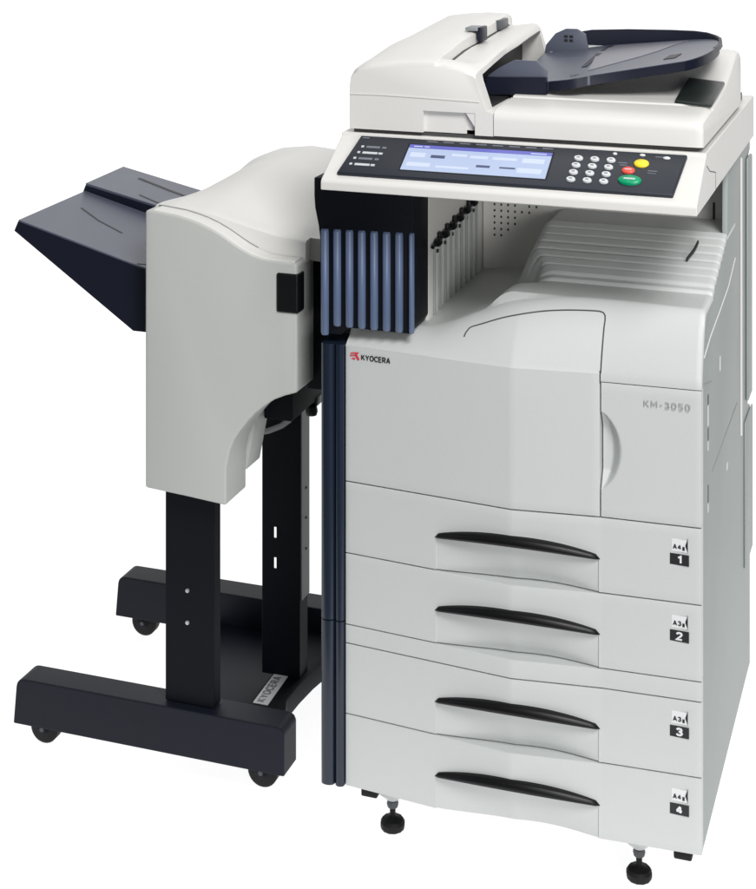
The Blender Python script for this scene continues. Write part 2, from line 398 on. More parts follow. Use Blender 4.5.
# maker's mark and lettering on the left door
lx = Vector((1, -.0888, 0)).normalized(); lo = (.0090, yF(.009) - .0009, .8322)
letters('maker_lettering', 'KYOCERA', .0098, .052, 'ink', fd, Vector(lo) + lx * .0215 + Vector((0, 0, .0004)), lx, FY, .17, gap=.3)
flat('maker_emblem', [[(.000, .0085), (.009, .0105), (.0105, .0125), (.001, .0105)], [(.000, .0045), (.0085, .0065), (.0085, .0085), (.000, .0065)],
                      [(.0085, .0105), (.0125, .0125), (.0165, .0125), (.0125, .0085), (.0145, .0060), (.0175, .0005), (.0140, -.0010), (.0100, .0055), (.0085, .0065), (.0100, .0085)],
                      [(.0020, .0015), (.0075, .0030), (.0100, .0010), (.0075, -.0005)]], 'inkred', fd, lo, lx, FY)

# ---- upper shell: fold, sloping top, output tray with vent fins
RAMP = [(.05, .9565), (.1300, .9592), (.1330, .9650), (.1450, .9670), (.3150, 1.0180), (.42, 1.0200)]
def top_z(x, y):
    fl_ = smooth_interp(H, x)
    if y <= .05: return fl_
    low = lerp(fl_, .893 + .10 * max(0, x - .12), sstep(.06, .22, y)) if x < .30 else fl_
    hi = interp(RAMP, y)
    if .145 < y < .315:
        ph = ((y - .145) / .0243) % 1.0
        hi += .0052 * (sstep(0, .14, ph) - sstep(.80, .92, ph)) + .0016 * (ph - .5) * (1 if .1 < ph < .82 else 0)
    edge_x = .262 + .05 * (1 - sstep(.13, .23, y)) * (1 - sstep(0, .03, .13 - y)) 
    k = sstep(edge_x - .035, edge_x + .02, x)
    return lerp(low, max(hi, fl_ if y < .13 else hi), k)
def shell():
    bm = bmesh.new()
    xs = sorted({round(x, 5) for x in [0, .001, .003] + [.003 + i * .0085 for i in range(70)] + [.2966, .4396, .4404, .5905, .595, .598, .5995, .6004] if x <= .6004 and not .5906 < x < .5949})
    rows = []
    for x in xs:
        z00 = ZC if x < SEAM else ZR
        y0 = yF(x); Hx = smooth_interp(H, x); pts = [(y0, z00)]
        if x > SEAM: pts.append((y0, ZC - .004))
        else: pts.append((y0 + .0002, ZC + .0006))
        N = 18
        for i in range(0, N + 1):
            t = i / N; t2 = max(t, .02)
            y = lerp(y0, .05, t2 ** 1.08); z = lerp(ZC, Hx, 1 - (1 - t2) ** 1.45)
            pts.append((y + (.0006), z))
        y = .05
        ys = [.054 + i * .0020 for i in range(134)] + [.325, .34, .36, .39, .42, .4245]
        for y in ys: pts.append((y, top_z(x, y)))
        dz = 0
        e = min(x, XW - x)
        if XW - x < .0096: dz = .004 * (1 - math.sqrt(max(0, 1 - (1 - (XW - x) / .0096) ** 2)))
        rows.append([bm.verts.new((x, p[0] + (dz if k < 14 else 0) * .6, p[1] - (dz if k > 2 else 0))) for k, p in enumerate(pts)])
    for a, b_ in zip(rows[:-1], rows[1:]):
        for k in range(len(a) - 1): bm.faces.new((a[k], b_[k], b_[k + 1], a[k + 1]))
    for r in (rows[0], rows[-1]):
        low = [bm.verts.new((v.co.x, v.co.y + .004 * (1 - min(1, i_ / 20)), v.co.z - .005)) for i_, v in enumerate(r)]
        for k in range(len(r) - 1): bm.faces.new((r[k], r[k + 1], low[k + 1], low[k]))
    return link('upper_cover', bm, 'cool', C, 50)
sh = shell()
def surf(x, t):
    y0 = yF(x); y = lerp(y0, .05, t ** 1.08) + .0006; z = lerp(ZC, smooth_interp(H, x), 1 - (1 - t) ** 1.45)
    return (x, y, z)
seam = [surf(.207, .42), surf(.2085, .50), surf(.2135, .585)]
seam += [surf(lerp(.2135, .425, i / 44), .60 + .13 * math.sin(i / 44 * 1.4)) for i in range(1, 45)]
tt = .60 + .13 * math.sin(1.4)
seam += [surf(.432, tt - .004), surf(.437, tt - .02), surf(.4400, tt - .06), surf(.4408, tt - .12)]
seam += [surf(.4402, t) for t in (.5, .4, .3, .2, .1, .03, .008)]
ribbon('flap_seam', seam, (-.05, -.8, .55), .0022, 'gap', sh, .0005)
ribbon('door_seam', [(SEAM, yF(SEAM) - .0003, z) for z in (ZR - .002, .846, .851, .8550, .8580)], (0, -1, 0), .0016, 'gap', sh, .0003)
ribbon('tray_stop', [(.546, .205, .9955), (.549, .222, .999), (.5545, .240, 1.006), (.557, .262, 1.014)], (0, -.3, 1), .0026, 'ink', sh, .0035)

# cavity walls
bw = box('cavity_back_wall', .124, .5903, .4250, .4290, .86, 1.1365, 'warm', C, 0)
holes = []; bmh = bmesh.new()
for ci, cx_ in enumerate([.1468, .1600, .1735, .1870, .2005, .2150, .2290]):
    for r in range(16):
        zz = 1.1240 - r * .0117
        if zz < .949 + ci * .0108 or (ci == 4 and r % 2): continue
        c0 = Vector((cx_, .4248, zz)); ring = [bmh.verts.new(c0 + Vector((.0021 * math.cos(a), 0, .0027 * math.sin(a)))) for a in [k * math.pi / 4 for k in range(8)]]
        bmh.faces.new(ring)
o = link('vent_holes', bmh, 'chassis', bw)
iw = box('cavity_side_wall', .1160, .1228, .082, .4245, .86, 1.1365, 'warm', C, 0)
for k in range(9):
    y = .105 + k * .0335
    box('wall_rib', .1229, .1262, y, y + .006, .87, 1.004 + k * .0036, 'side', iw, .0012, 1)
bmh = bmesh.new()
for r in range(11):
    zz = 1.122 - r * .0118; c0 = Vector((.12295, .386, zz)); bmh.faces.new([bmh.verts.new(c0 + Vector((0, .0035 * math.cos(a), .0027 * math.sin(a)))) for a in [k * math.pi / 4 for k in range(8)]])
link('vent_holes', bmh, 'chassis', iw)
for k in range(6):
    y = .104 + k * .046
    lathe('exit_roller', [(.0001, -.008), (.0058, -.008), (.0070, -.005), (.0070, .005), (.0058, .008), (.0001, .008)], (.1295, y + .010, 1.0135 + k * .0047), 'black', iw, 14, 'Y')
    if k < 5: box('roller_bracket', .123, .1290, y + .024, y + .036, 1.0085 + k * .0047, 1.0275 + k * .0047, 'black', iw, .0015)
    box('roller_clip', .123, .1262, y + .020, y + .026, .9925 + k * .0047, .9985 + k * .0047, 'ink', iw, .0006)
tube('roller_shaft', [(.1275, .088, 1.0105), (.1275, .35, 1.0370)], .0032, 'black', iw)
ribbon('wall_slot', [(.562, .4250, 1.051), (.562, .4250, .993)], (0, -1, 0), .004, 'ink', bw, .0006)

# black relay tower with blue-grey slats
tw = prism('relay_tower', [(-.0560, 1.1365), (-.0560, 1.105), (-.0545, 1.085), (-.0480, 1.055), (-.0450, 1.03), (-.0450, .8720), (-.0060, .8720), (.0000, .8850), (.1150, .8850), (.1225, .8985), (.1225, 1.1365)],
           'Y', -.004, .080, 'metal', C, .002)
for k in range(8):
    xc = -.0357 + k * .0222; top = 1.0505 + .0006 * k; wdt = .0070 if k < 7 else .0045
    zb = .8870 if k > 0 else .8700
    bm = bmesh.new(); n = 10; prevr = None
    for zz, sc in ((zb, .6), (zb + .004, 1), (top - .004, 1), (top, .5)):
        ring = [bm.verts.new((xc + wdt * math.cos(math.pi * i / n) * (1 if sc == 1 else .85), -.0035 - .0085 * sc * math.sin(math.pi * i / n), zz)) for i in range(n + 1)]
        if prevr:
            for i in range(n): bm.faces.new((prevr[i], prevr[i + 1], ring[i + 1], ring[i]))
        else: bm.faces.new(ring)
        prevr = ring
    bm.faces.new(prevr[::-1]); link('slat', bm, 'slat', tw, 50)
# dark side column below, two rounded flutes, in two lengths
for (z0, z1) in ((.3872, .8560), (.1060, .3850)):
    pts = [(-.0435, .06), (-.0435, .004)]
    pts += [(-.0310 - .0120 * math.cos(a), -.0010 - .0085 * math.sin(a)) for a in [math.pi * k / 12 for k in range(13)]]
    pts += [(-.0180, .003)]
    pts += [(-.0095 - .0080 * math.cos(a), -.0010 - .0070 * math.sin(a)) for a in [math.pi * k / 12 for k in range(13)]]
    pts += [(-.0008, .06)]
    prism('side_column', pts, 'Z', z0, z1, 'column', C, 0, ang=50)

# scanner body with the sloping panel shelf
prof = [(-.100, 1.1372), (-.100, 1.1500), (-.0975, 1.1545), (-.0930, 1.1570), (.0000, 1.2110), (.0015, 1.2165), (.660, 1.2165), (.660, 1.1372)]
sc = prism('scanner_body', prof, 'X', -.0068, .6075, 'warm', C, .0018, 3)
box('scanner_gap', .012, .592, .010, .60, 1.2160, 1.2300, 'chassis', C, 0)
ribbon('shelf_seam', [(.6075, .004, 1.196), (.6075, .04, 1.181), (.6075, .1087, 1.1669), (.6075, .1087, 1.139)], (1, 0, 0), .0014, 'gap', sc, .0004)

# control panel
k_ = math.atan2(.0540, .0930); PD = Vector((0, math.cos(k_), math.sin(k_))); PN = Vector((0, -math.sin(k_), math.cos(k_)))
PO = Vector((0, -.0900, 1.1587))
def pp(x, y, h=0.0):
    """point on the panel plane from world x, y"""
    q = PO + PD * ((y + .09) / math.cos(k_)); return Vector((x, q.y, q.z)) + PN * h
bm = bmesh.new()
cor = [(.0175, -.0875), (.5690, -.0875), (.5790, -.004), (.0310, -.004)]
A = [bm.verts.new(pp(x, y, .0062)) for x, y in cor]; B = [bm.verts.new(pp(x, y, -.004)) for x, y in cor]
bm.faces.new(A); bm.faces.new(B[::-1])
for i in range(4): bm.faces.new((A[i], B[i], B[(i + 1) % 4], A[(i + 1) % 4]))
bevel(bm, .0022, 3)
cp = link('control_panel', bm, 'panel', C)
def ppoly(name, quads, m, h0=.0062, th=.0008):
    if len(quads) > 1: return [ppoly(name, [q], m, h0, th) for q in quads]
    bm = bmesh.new()
    for q in quads:
        A = [bm.verts.new(pp(x, y, h0 + th)) for x, y in q]; B = [bm.verts.new(pp(x, y, h0 - .001)) for x, y in q]
        bm.faces.new(A); bm.faces.new(B[::-1]); n = len(q)
        for i in range(n): bm.faces.new((A[i], B[i], B[(i + 1) % n], A[(i + 1) % n]))
    return link(name, bm, m, cp)
s0, s1, t0, t1 = .1230, .3650, -.0725, -.0180
def rect(a, b_, c, d): return [(a, c), (b_, c), (b_, d), (a, d)]
ppoly('screen_bezel', [rect(s0 - .003, s1 + .003, t0 - .002, t1 + .002)], 'black', th=.0003)
ppoly('screen', [rect(s0, s1, t0, t1 - .0075)], 'screen', th=.0007)
ppoly('screen_header', [rect(s0, s1, t1 - .0074, t1)], 'screenhead', th=.0007)
ppoly('screen_text', [rect(.131, .146, t1 - .0045, t1 - .003), rect(.149, .158, t1 - .0045, t1 - .003), rect(.330, .356, t1 - .0052, t1 - .0036)], 'screenlight', th=.0011)
ppoly('screen_button', [rect(.166, .190, -.0445, -.0385), rect(.2470, .2700, -.0580, -.0535), rect(.2860, .3120, -.0575, -.0545)], 'screendark', th=.0011)
ppoly('screen_field', [rect(.130, .156, -.0445, -.0350), rect(.200, .226, -.0380, -.0330), rect(.232, .262, -.0400, -.0345), rect(.270, .310, -.0400, -.0350), rect(.320, .356, -.0430, -.0335),
                       rect(.130, .170, -.0640, -.0560), rect(.180, .236, -.0640, -.0600), rect(.316, .356, -.0640, -.0540)], 'screenlight', th=.0010)
for r in range(4):
    y = -.0290 - .0128 * r; x = .0415 - .0024 * r
    ppoly('indicator_lamp', [rect(x - .001, x + .0035, y - .002, y + .002)], 'print', th=.0008)
    segs = [rect(x + .008, x + .008 + (.026 if r % 2 else .024), y - .0022, y + .0022), rect(x + .036, x + .043, y - .002, y + .002)]
    ppoly('indicator_print', segs, 'print' if r % 2 else 'printdim', th=.0005)
ppoly('panel_print', [rect(.036, .048, -.0105, -.0085)] + [rect(.150 + .028 * i, .150 + .028 * i + .018, -.0105, -.0085) for i in range(8)] + [rect(.4740, .4880, -.0300, -.0285), rect(.5230, .5380, -.0430, -.0415), rect(.5230, .5360, -.0475, -.0465), rect(.4770, .4880, -.0345, -.033),
      rect(.5300, .5440, -.0135, -.012)], 'printdim', th=.0004)
def key(name, x, y, rx, ry, m, h=.0035):
    bm = bmesh.new(); n = 20; rings = []
    for s, hh in ((1.0, -.001), (1.0, h * .6), (.86, h), (.0, h * 1.08)):
        if s == 0: top = bm.verts.new(pp(x, y, .0062 + hh)); continue
        rings.append([bm.verts.new(pp(x + rx * s * math.cos(a), y + ry * s * math.sin(a), .0062 + hh)) for a in [2 * math.pi * k / n for k in range(n)]])
    for a, b_ in zip(rings[:-1], rings[1:]):
        for i in range(n): bm.faces.new((a[i], a[(i + 1) % n], b_[(i + 1) % n], b_[i]))
    for i in range(n): bm.faces.new((rings[-1][i], rings[-1][(i + 1) % n], top))
    bm.faces.new(rings[0][::-1])
    return link(name, bm, m, cp, 50)
for r in range(4):
    for c in range(3):
        kx = .4090 + c * .0262 - r * .0010; ky = -.0262 - r * .0147
        key('number_key', kx, ky, .0074, .0046, 'key')
        ppoly('key_print', [rect(kx - .0026, kx + .0026, ky - .0011, ky + .0011)], 'inkgrey', h0=.0098, th=.0005)
key('yellow_key', .5105, -.0290, .0120, .0078, 'yellow')
key('stop_key', .4925, -.0448, .0105, .0066, 'red')
key('start_key', .4985, -.0650, .0185, .0092, 'green', .005)
key('lamp_key', .5480, -.0140, .0058, .0026, 'key', .0015)
key('lamp_key', .4650, -.0115, .0036, .0022, 'key', .0015)
key('lamp_key', .5090, -.0110, .0046, .0022, 'key', .0015)
ppoly('start_print', [rect(.4895, .5075, -.0665, -.0640)], 'print', h0=.0117, th=.0004)
ppoly('stop_print', [rect(.4870, .4980, -.0456, -.0440)], 'print', h0=.0100, th=.0004)

# ---- document feeder (hump on the left), built as cross-sections along Y
df = bpy.data.objects.new('document_feeder', None)
def feeder_sec(y, s):
    """s=0 front face foot, rises with y"""
    rise = .020 * sstep(.0, .22, y) + .015 * sstep(.2, .5, y)
    b0 = 1.2235
    left = [(.0072, b0), (.0072, 1.262), (.0075, 1.300 + .25 * rise), (.0090, 1.314 + .45 * rise), (.0140, 1.3245 + .65 * rise), (.0250, 1.3325 + .85 * rise),
            (.0450, 1.3385 + rise), (.0800, 1.3435 + rise), (.1200, 1.3465 + rise), (.1560, 1.3472 + rise * .95)]
    gd = sstep(.028, .05, y)
    groove = [(.1610, 1.3465 + rise * .9 - .001 * gd), (.1620, 1.3455 + rise * .85 - .018 * gd), (.1750, 1.3440 + rise * .80 - .014 * gd), (.2050, 1.3385 + rise * .8 - .004 * gd)]
    right = [(.2240 - .02 * y, 1.3315 + rise * .85), (.2290 - .02 * y, 1.3265 + rise * .85), (.2320, 1.310), (.2475, 1.2640), (.2590, 1.2600), (.2593, b0)]
    return left + groove + right
def feeder_z(y): return feeder_sec(y, 0)[11][1]
secs = []
for y, lo_ in ((0.0, .9), (.0035, .45), (.010, .2), (.020, .06), (.032, 0), (.05, 0), (.08, 0), (.12, 0), (.16, 0), (.20, 0), (.24, 0), (.28, 0), (.34, 0), (.40, 0), (.46, 0), (.49, .1), (.505, .5)):
    s = feeder_sec(y, 0); out = []
    for (x, z) in s:
        if z > 1.275: z = lerp(z, 1.275 + (z - 1.275) * .80, lo_)
        out.append((x, y, z))
    secs.append(out)
DF = loft('document_feeder', secs, 'warm', C, r=0, ang=32)
bpy.data.objects.remove(df)
cut(DF, [box('c', .1382, .2285, -.01, .010, 1.20, 1.2600, 'warm', C, 0)])
box('feeder_foot', .1384, .2120, .0085, .03, 1.2240, 1.2590, 'warm', DF, 0)
prism('feeder_foot', [(.2120, 1.2600), (.2290, 1.2350), (.2290, 1.2600)], 'Y', .0012, .0098, 'warm', DF, 0)
ribbon('feeder_crease', [(.0085, -.0002, 1.2820), (.06, -.0002, 1.2828), (.14, -.0002, 1.2815), (.236, -.0002, 1.2790)], (0, -1, 0), .0016, 'fintop', DF, .0010)
# dark mouth on the right flank
def mr(y): return (.020 * sstep(.0, .22, y) + .015 * sstep(.2, .5, y)) * .85
ctr = []
for y in (.040, .12, .20, .30, .40, .478):
    ctr.append([(.30, y, 1.2660), (.1850, y, 1.2660), (.1850, y, 1.3080 + mr(y)), (.2180, y, 1.3180 + mr(y)), (.30, y, 1.3180 + mr(y))])
cut(DF, [loft('c', ctr, 'ink', C)])
secs = []
for y in (.0402, .12, .20, .30, .40, .4778):
    t_ = 1.3178 + mr(y)
    secs.append([(.2480, y, 1.2662), (.1852, y, 1.2662), (.1852, y, t_ - .010), (.2175, y, t_), (.2235, y, t_), (.2235, y, t_ - .003), (.2180, y, t_ - .003), (.1880, y, t_ - .0125), (.1880, y, 1.2692), (.2480, y, 1.2692)])
loft('feed_mouth', secs, 'ink', DF, ang=20)
# latch clip and dark strip painted in as the groove's shade
box('cover_latch', .1430, .1680, .235, .275, 1.3695, 1.3760, 'inkgrey', DF, .002)
box('cover_latch', .1660, .1740, .235, .275, 1.3500, 1.3765, 'slatedark', DF, .002)
box('cover_hinge', .1560, .1690, .385, .445, 1.3560, 1.3740, 'flange', DF, .002)
ribbon('groove_shade', [(x, y, feeder_z(y) + .0012) for x, y in ((.1630, .055), (.1630, .16), (.1630, .26), (.1630, .36), (.1630, .47))], (.3, 0, 1), .0042, 'gap', DF, .0006)
ribbon('groove_line', [(.1650, .062, 1.3300), (.1950, .075, 1.3300)], (0, 0, 1), .003, 'inkgrey', DF, .001)

# ---- platen cover on the right with a rising back
PC = [(.0000, 1.2245), (.0000, 1.2500), (.0012, 1.2570), (.0050, 1.2625), (.0120, 1.2655), (.0600, 1.2690), (.1180, 1.2715), (.1215, 1.2690), (.1250, 1.2690), (.1290, 1.2730), (.20, 1.2770), (.27, 1.2850), (.33, 1.2960), (.38, 1.3090), (.42, 1.3220),
      (.445, 1.3275), (.470, 1.3270), (.485, 1.3210), (.4920, 1.30), (.4940, 1.2245)]
secs = []
for x, ins in ((.2605, 0), (.575, 0), (.5900, .0006), (.5970, .0022), (.6010, .005), (.6030, .0105)):
    secs.append([(x, min(max(y, ins * .5), .494 - ins * .5), z if z < 1.235 else z - ins) for y, z in PC])
PCo = loft('platen_cover', secs, 'warm', C, ang=32)
def pcz(y): return interp([(a, b_) for a, b_ in PC[5:16]], y)
loft('lift_pad', [[(.5365, y, pcz(y) + dz) for y, dz in ((.132, .0005), (.136, .0050), (.175, .0080), (.290, .0075), (.300, -.001))],
                  [(.6005, y, pcz(y) + dz) for y, dz in ((.112, .0005), (.116, .0050), (.155, .0080), (.275, .0075), (.285, -.001))]], 'pad', PCo, .0015)
# document input tray
def tz(x, y):
    dx = x - .3165
    return lerp(1.2905 + .190 * dx, 1.3170 + .110 * dx, sstep(.17, .43, y))
out = []
Y0, Y1 = .150, .455
fr = [(.2500, Y0 + .01), (.3165, Y0 + .004), (.335, Y0 - .006), (.352, Y0 - .012), (.372, Y0 - .010), (.388, Y0), (.47, Y0 + .002), (.54, Y0 + .008)]
rt = [(.5400 + .0440 * math.sin(a), .300 - .145 * math.cos(a) + .0) for a in [math.radians(k) for k in range(12, 169, 12)]]
bk_ = [(.54, Y1 - .006), (.40, Y1), (.2500, Y1)]
out = fr + rt + bk_
def outline_grid(outline, zt, zb_, ny=48):
    """solid slab whose top follows zt: scan lines across the outline"""
    bm = bmesh.new(); ys = [p[1] for p in outline]; y0, y1 = min(ys) + 1e-4, max(ys) - 1e-4; T = []; Bt = []
    for j in range(ny + 1):
        y = lerp(y0, y1, .5 - .5 * math.cos(math.pi * j / ny)); xs_ = []
        for (xa, ya), (xb, yb) in zip(outline, outline[1:] + outline[:1]):
            if (ya - y) * (yb - y) < 0: xs_.append(lerp(xa, xb, (y - ya) / (yb - ya)))
        xa, xb = min(xs_), max(xs_)
        T.append([bm.verts.new((lerp(xa, xb, i / 14), y, zt(lerp(xa, xb, i / 14), y))) for i in range(15)])
        Bt.append([bm.verts.new((lerp(xa, xb, i / 14), y, zb_(lerp(xa, xb, i / 14), y))) for i in range(15)])
    for j in range(ny):
        for i in range(14):
            bm.faces.new((T[j][i], T[j][i + 1], T[j + 1][i + 1], T[j + 1][i])); bm.faces.new((Bt[j][i], Bt[j + 1][i], Bt[j + 1][i + 1], Bt[j][i + 1]))
        bm.faces.new((T[j][0], T[j + 1][0], Bt[j + 1][0], Bt[j][0])); bm.faces.new((T[j][14], Bt[j][14], Bt[j + 1][14], T[j + 1][14]))
    for i in range(14):
        bm.faces.new((T[0][i], Bt[0][i], Bt[0][i + 1], T[0][i + 1])); bm.faces.new((T[-1][i], T[-1][i + 1], Bt[-1][i + 1], Bt[-1][i]))
    return bm
it = link('input_tray', outline_grid(out, lambda x, y: tz(x, y) + .0065, lambda x, y: tz(x, y) - .0095), 'slate', DF, 30)
# darker skirt round the edge
bm = bmesh.new(); q = []
ce = Vector((.42, .30, 0))
for x, y in out:
    d = (Vector((x, y, 0)) - ce); d = Vector((d.x * .3, d.y, 0)).normalized() if abs(d.x) < .1 else d.normalized()
    q.append([bm.verts.new((x + d.x * .0012, y + d.y * .0012, tz(x, y) + .0055)), bm.verts.new((x + d.x * .0012, y + d.y * .0012, tz(x, y) - .0105)), bm.verts.new((x - d.x * .004, y - d.y * .004, tz(x, y) - .0105)), bm.verts.new((x - d.x * .004, y - d.y * .004, tz(x, y) + .0055))])
for i in range(len(q)):
    a, b_ = q[i], q[(i + 1) % len(q)]
    for k in range(4): bm.faces.new((a[k], a[(k + 1) % 4], b_[(k + 1) % 4], b_[k]))
link('tray_rim', bm, 'slatedark', it, 40)
# raised back fence
secs = []
fp = [(.296, .449, 1.350), (.33, .452, 1.3565), (.40, .453, 1.3600), (.48, .450, 1.3618), (.525, .445, 1.3620), (.550, .434, 1.3610), (.567, .415, 1.3590), (.578, .390, 1.3570), (.583, .36, 1.3540), (.584, .325, 1.3515), (.582, .29, 1.3480)]
for i, (x, y, zt) in enumerate(fp):
    a_ = fp[max(i - 1, 0)]; c_ = fp[min(i + 1, len(fp) - 1)]; d_ = Vector((c_[0] - a_[0], c_[1] - a_[1])).normalized(); n_ = Vector((d_.y, -d_.x)); n_ = -n_ if n_.y > 0 and i < 5 else n_
    if n_.dot(Vector((.42 - x, .30 - y))) < 0: n_ = -n_
    z = tz(x, y) + .0050; hgt = max(.0022, zt - z); wv = .005
    secs.append([(x + n_.x * wv, y + n_.y * wv, z - .002), (x + n_.x * wv * .6, y + n_.y * wv * .6, z + hgt * .9), (x + n_.x * wv * .2, y + n_.y * wv * .2, z + hgt), (x - n_.x * wv * .5, y - n_.y * wv * .5, z + hgt * .9), (x - n_.x * wv * .7, y - n_.y * wv * .7, z - .006)])
loft('tray_fence', secs, 'slatedark', it, 0, ang=50)
def tflat(name, pts, m, th=.0012):
    return link(name, outline_grid(pts, lambda x, y: tz(x, y) + .0065 + th, lambda x, y: tz(x, y) + .004, 8), m, it)
tflat('tray_insert', [(.372, .215), (.47, .300), (.520, .425), (.385, .428), (.36, .36)], 'slatelight')
tflat('tray_insert', [(.352, .255), (.362, .255), (.376, .425), (.366, .425)], 'slatedark')
tflat('size_window', [(.503, .222), (.523, .222), (.528, .262), (.508, .262)], 'ink')
tflat('tray_mark', [(.350, .17), (.362, .17), (.362, .173), (.350, .173)], 'slatelight')
tflat('tray_mark', [(.346, .19), (.362, .19), (.362, .193), (.346, .193)], 'slatelight')
# sliding paper guides
prism('paper_guide', [(.2080, 1.2760), (.2070, 1.3020), (.2300, 1.3180), (.2560, 1.3310), (.2950, 1.3310), (.3130, 1.3150), (.3155, 1.2780)], 'Y', .1552, .160, 'slate', it, .0012)
prism('guide_base', [(.2080, 1.2700), (.2070, 1.3000), (.3135, 1.3040), (.3155, 1.2760)], 'Y', .1430, .1547, 'slatedark', it, 0)
prism('paper_guide', [(.2460, 1.3000), (.2520, 1.3300), (.2700, 1.3520), (.2900, 1.3615), (.3120, 1.3615), (.3280, 1.3520), (.3330, 1.3250), (.3330, 1.3000)], 'Y', .405, .412, 'slate', it, .0015)
prism('paper_guide', [(.2460, 1.2900), (.2460, 1.3060), (.3300, 1.3180), (.3300, 1.3000)], 'Y', .335, .404, 'slate', it, .0015)
flat('guide_mark', [[(.287 + dx, 1.337 + dz), (.294 + dx, 1.337 + dz), (.294 + dx, 1.342 + dz), (.287 + dx, 1.342 + dz)] for dx in (0, .010) for dz in (0, .0075)], 'ink', it, (0, .4047, 0), FX, FY)
prism('tray_underside', [(.2500, 1.2720), (.2500, 1.2820), (.40, 1.2975), (.46, 1.3080), (.40, 1.2900)], 'Y', .19, .43, 'slatedark', it, .001)
# front end of the feed path below the guide
prism('feed_chute', [(.1950, 1.2695), (.1950, 1.2900), (.3100, 1.2900), (.3160, 1.2780), (.2800, 1.2700)], 'Y', .150, .43, 'ink', DF, .002)

# ---- feet of the copier
for x, y in ((.0590, .076), (.4870, .078), (.0590, .58), (.4870, .58)):
    lf = lathe('levelling_foot', [(.0001, 0), (.0150, 0), (.0200, .003), (.0215, .008), (.0215, .014), (.0185, .019), (.0080, .0220), (.0050, .025), (.0055, .060), (.0001, .060)], (x, y, 0), 'rubber', C, 12, ang=30)
    lathe('foot_collar', [(.0001, .040), (.0090, .040), (.0105, .046), (.0090, .051), (.0001, .051)], (x, y, 0), 'flange', lf, 12)
    lathe('foot_bracket', [(.0001, .0540), (.0110, .0540), (.0270, .0690), (.0270, .1055), (.0001, .1055)], (x, y, 0), 'cool', lf, 20)
for x, y in ((.0260, .004), (.5550, .004)):
    box('base_pad', x, x + .029, y, y + .03, .0900, .1054, 'rubber', C, .003)
box('base_tray', .02, .58, .03, .60, .1000, .1095, 'chassis', C, .001)

# ================================================================== DOCUMENT FINISHER
F = thing('document_finisher', 'grey finisher unit on black legs with dark stacking trays, docked beside the photocopier', 'finisher', (-.35, .30, 0))
XL, XR, XN = -.4055, -.1091, -.2451
top = [(-.4055, 1.0439), (-.3900, 1.0445), (-.3415, 1.0396), (-.3200, 1.0350), (-.2979, 1.0292), (-.2760, 1.0210), (-.2548, 1.0110), (-.2350, .9995), (-.2160, .9892), (-.1950, .9800), (-.1737, .9745), (-.1450, .9725), (-.1150, .9722)]
low = [(-.1091, .7455), (-.1318, .7378), (-.1527, .7285), (-.1737, .7138), (-.1880, .7010), (-.2020, .6860), (-.2160, .6690), (-.2290, .6500), (-.2385, .6280), (-.2451, .5980), (-.2451, .5300), (-.3250, .5365), (-.4055, .5420)]
outl = top + [(-.1091, .9680)] + low
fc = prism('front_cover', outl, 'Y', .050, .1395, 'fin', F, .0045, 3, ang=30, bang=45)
# lid (same hue but paler moulding) behind, crowned across its width
def lid_z(x, y):
    u = (x - XL) / (XR - XL)
    a = interp([(0, 1.0455), (.12, 1.0500), (.35, 1.0430), (.6, 1.0240), (.8, 1.0110), (.93, 1.0070), (1, 1.0020)], u)
    b_ = interp([(0, 1.0445), (.06, 1.0600), (.2, 1.0760), (.4, 1.0830), (.6, 1.0780), (.8, 1.0640), (.93, 1.0570), (1, 1.050)], u)
    z = lerp(a, b_, sstep(.10, .36, y))
    return z - (.016 * sstep(.11, .3, y) * (1 - sstep(.40, .50, y))) * (1 - sstep(0, .35, u))
secs = []
for y in [.0905, .0915, .094, .10, .115, .121, .124, .126] + [.13 + .03 * k for k in range(15)] + [.575, .585]:
    ins = .010 if y < .091 else (.006 if y < .093 else (.003 if y < .095 else 0)); 
    if y > .57: ins = .006 if y < .58 else .018
    bot = interp([(.09, 1.035), (.1, 1.035)], y)
    xs = [lerp(XL, -.0620, i / 34) for i in range(35)]
    sec = [(x, y, lid_z(x, y) - ins * .5) for x in xs]
    lowz = [(x, y, min(lid_z(x, y) - .012, interp([(XL, 1.02), (-.30, 1.0), (-.2, .968), (XR, .960), (-.06, .960)], x))) for x in (xs[-1], -.2, -.30, XL)]
    secs.append(sec + lowz)
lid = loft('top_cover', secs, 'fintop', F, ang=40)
cut(lid, [box('c', XR, 0, .05, .1150, .9, 1.1, 'fintop', F, 0)])
ribbon('lid_seam', [(x, .0900, interp(top, x) + .0012) for x in [lerp(-.398, -.200, i / 30) for i in range(31)]], (0, -.45, 1), .0018, 'inkgrey', fc, .0012)
# paler top skin of the front cover, wrapping over the S-curve
sk = [(x, z + .0012) for x, z in top[1:]]
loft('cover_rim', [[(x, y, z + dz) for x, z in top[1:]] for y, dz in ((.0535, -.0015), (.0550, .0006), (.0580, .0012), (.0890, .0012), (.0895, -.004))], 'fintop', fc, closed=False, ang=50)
# rear body
box('rear_body', XL + .0005, XR - .012, .1400, .580, .7500, .9750, 'fin', F, .002)
prism('rear_body', [(XL + .0005, .7495), (-.2300, .7495), (-.2300, .6400), (-.2451, .5624), (XL + .0005, .5700)], 'Y', .1400, .2024, 'fin', F, .002)
box('docking_panel', XR - .0115, -.0650, .1285, .560, .7280, .9700, 'metal', F, .002)
box('door_grip', -.1475, -.1062, .0462, .0800, .8840, .9535, 'black', fc, .004, 3)
box('undercarriage', -.2280, -.1720, .180, .50, .6450, .7490, 'metal', F, .003)
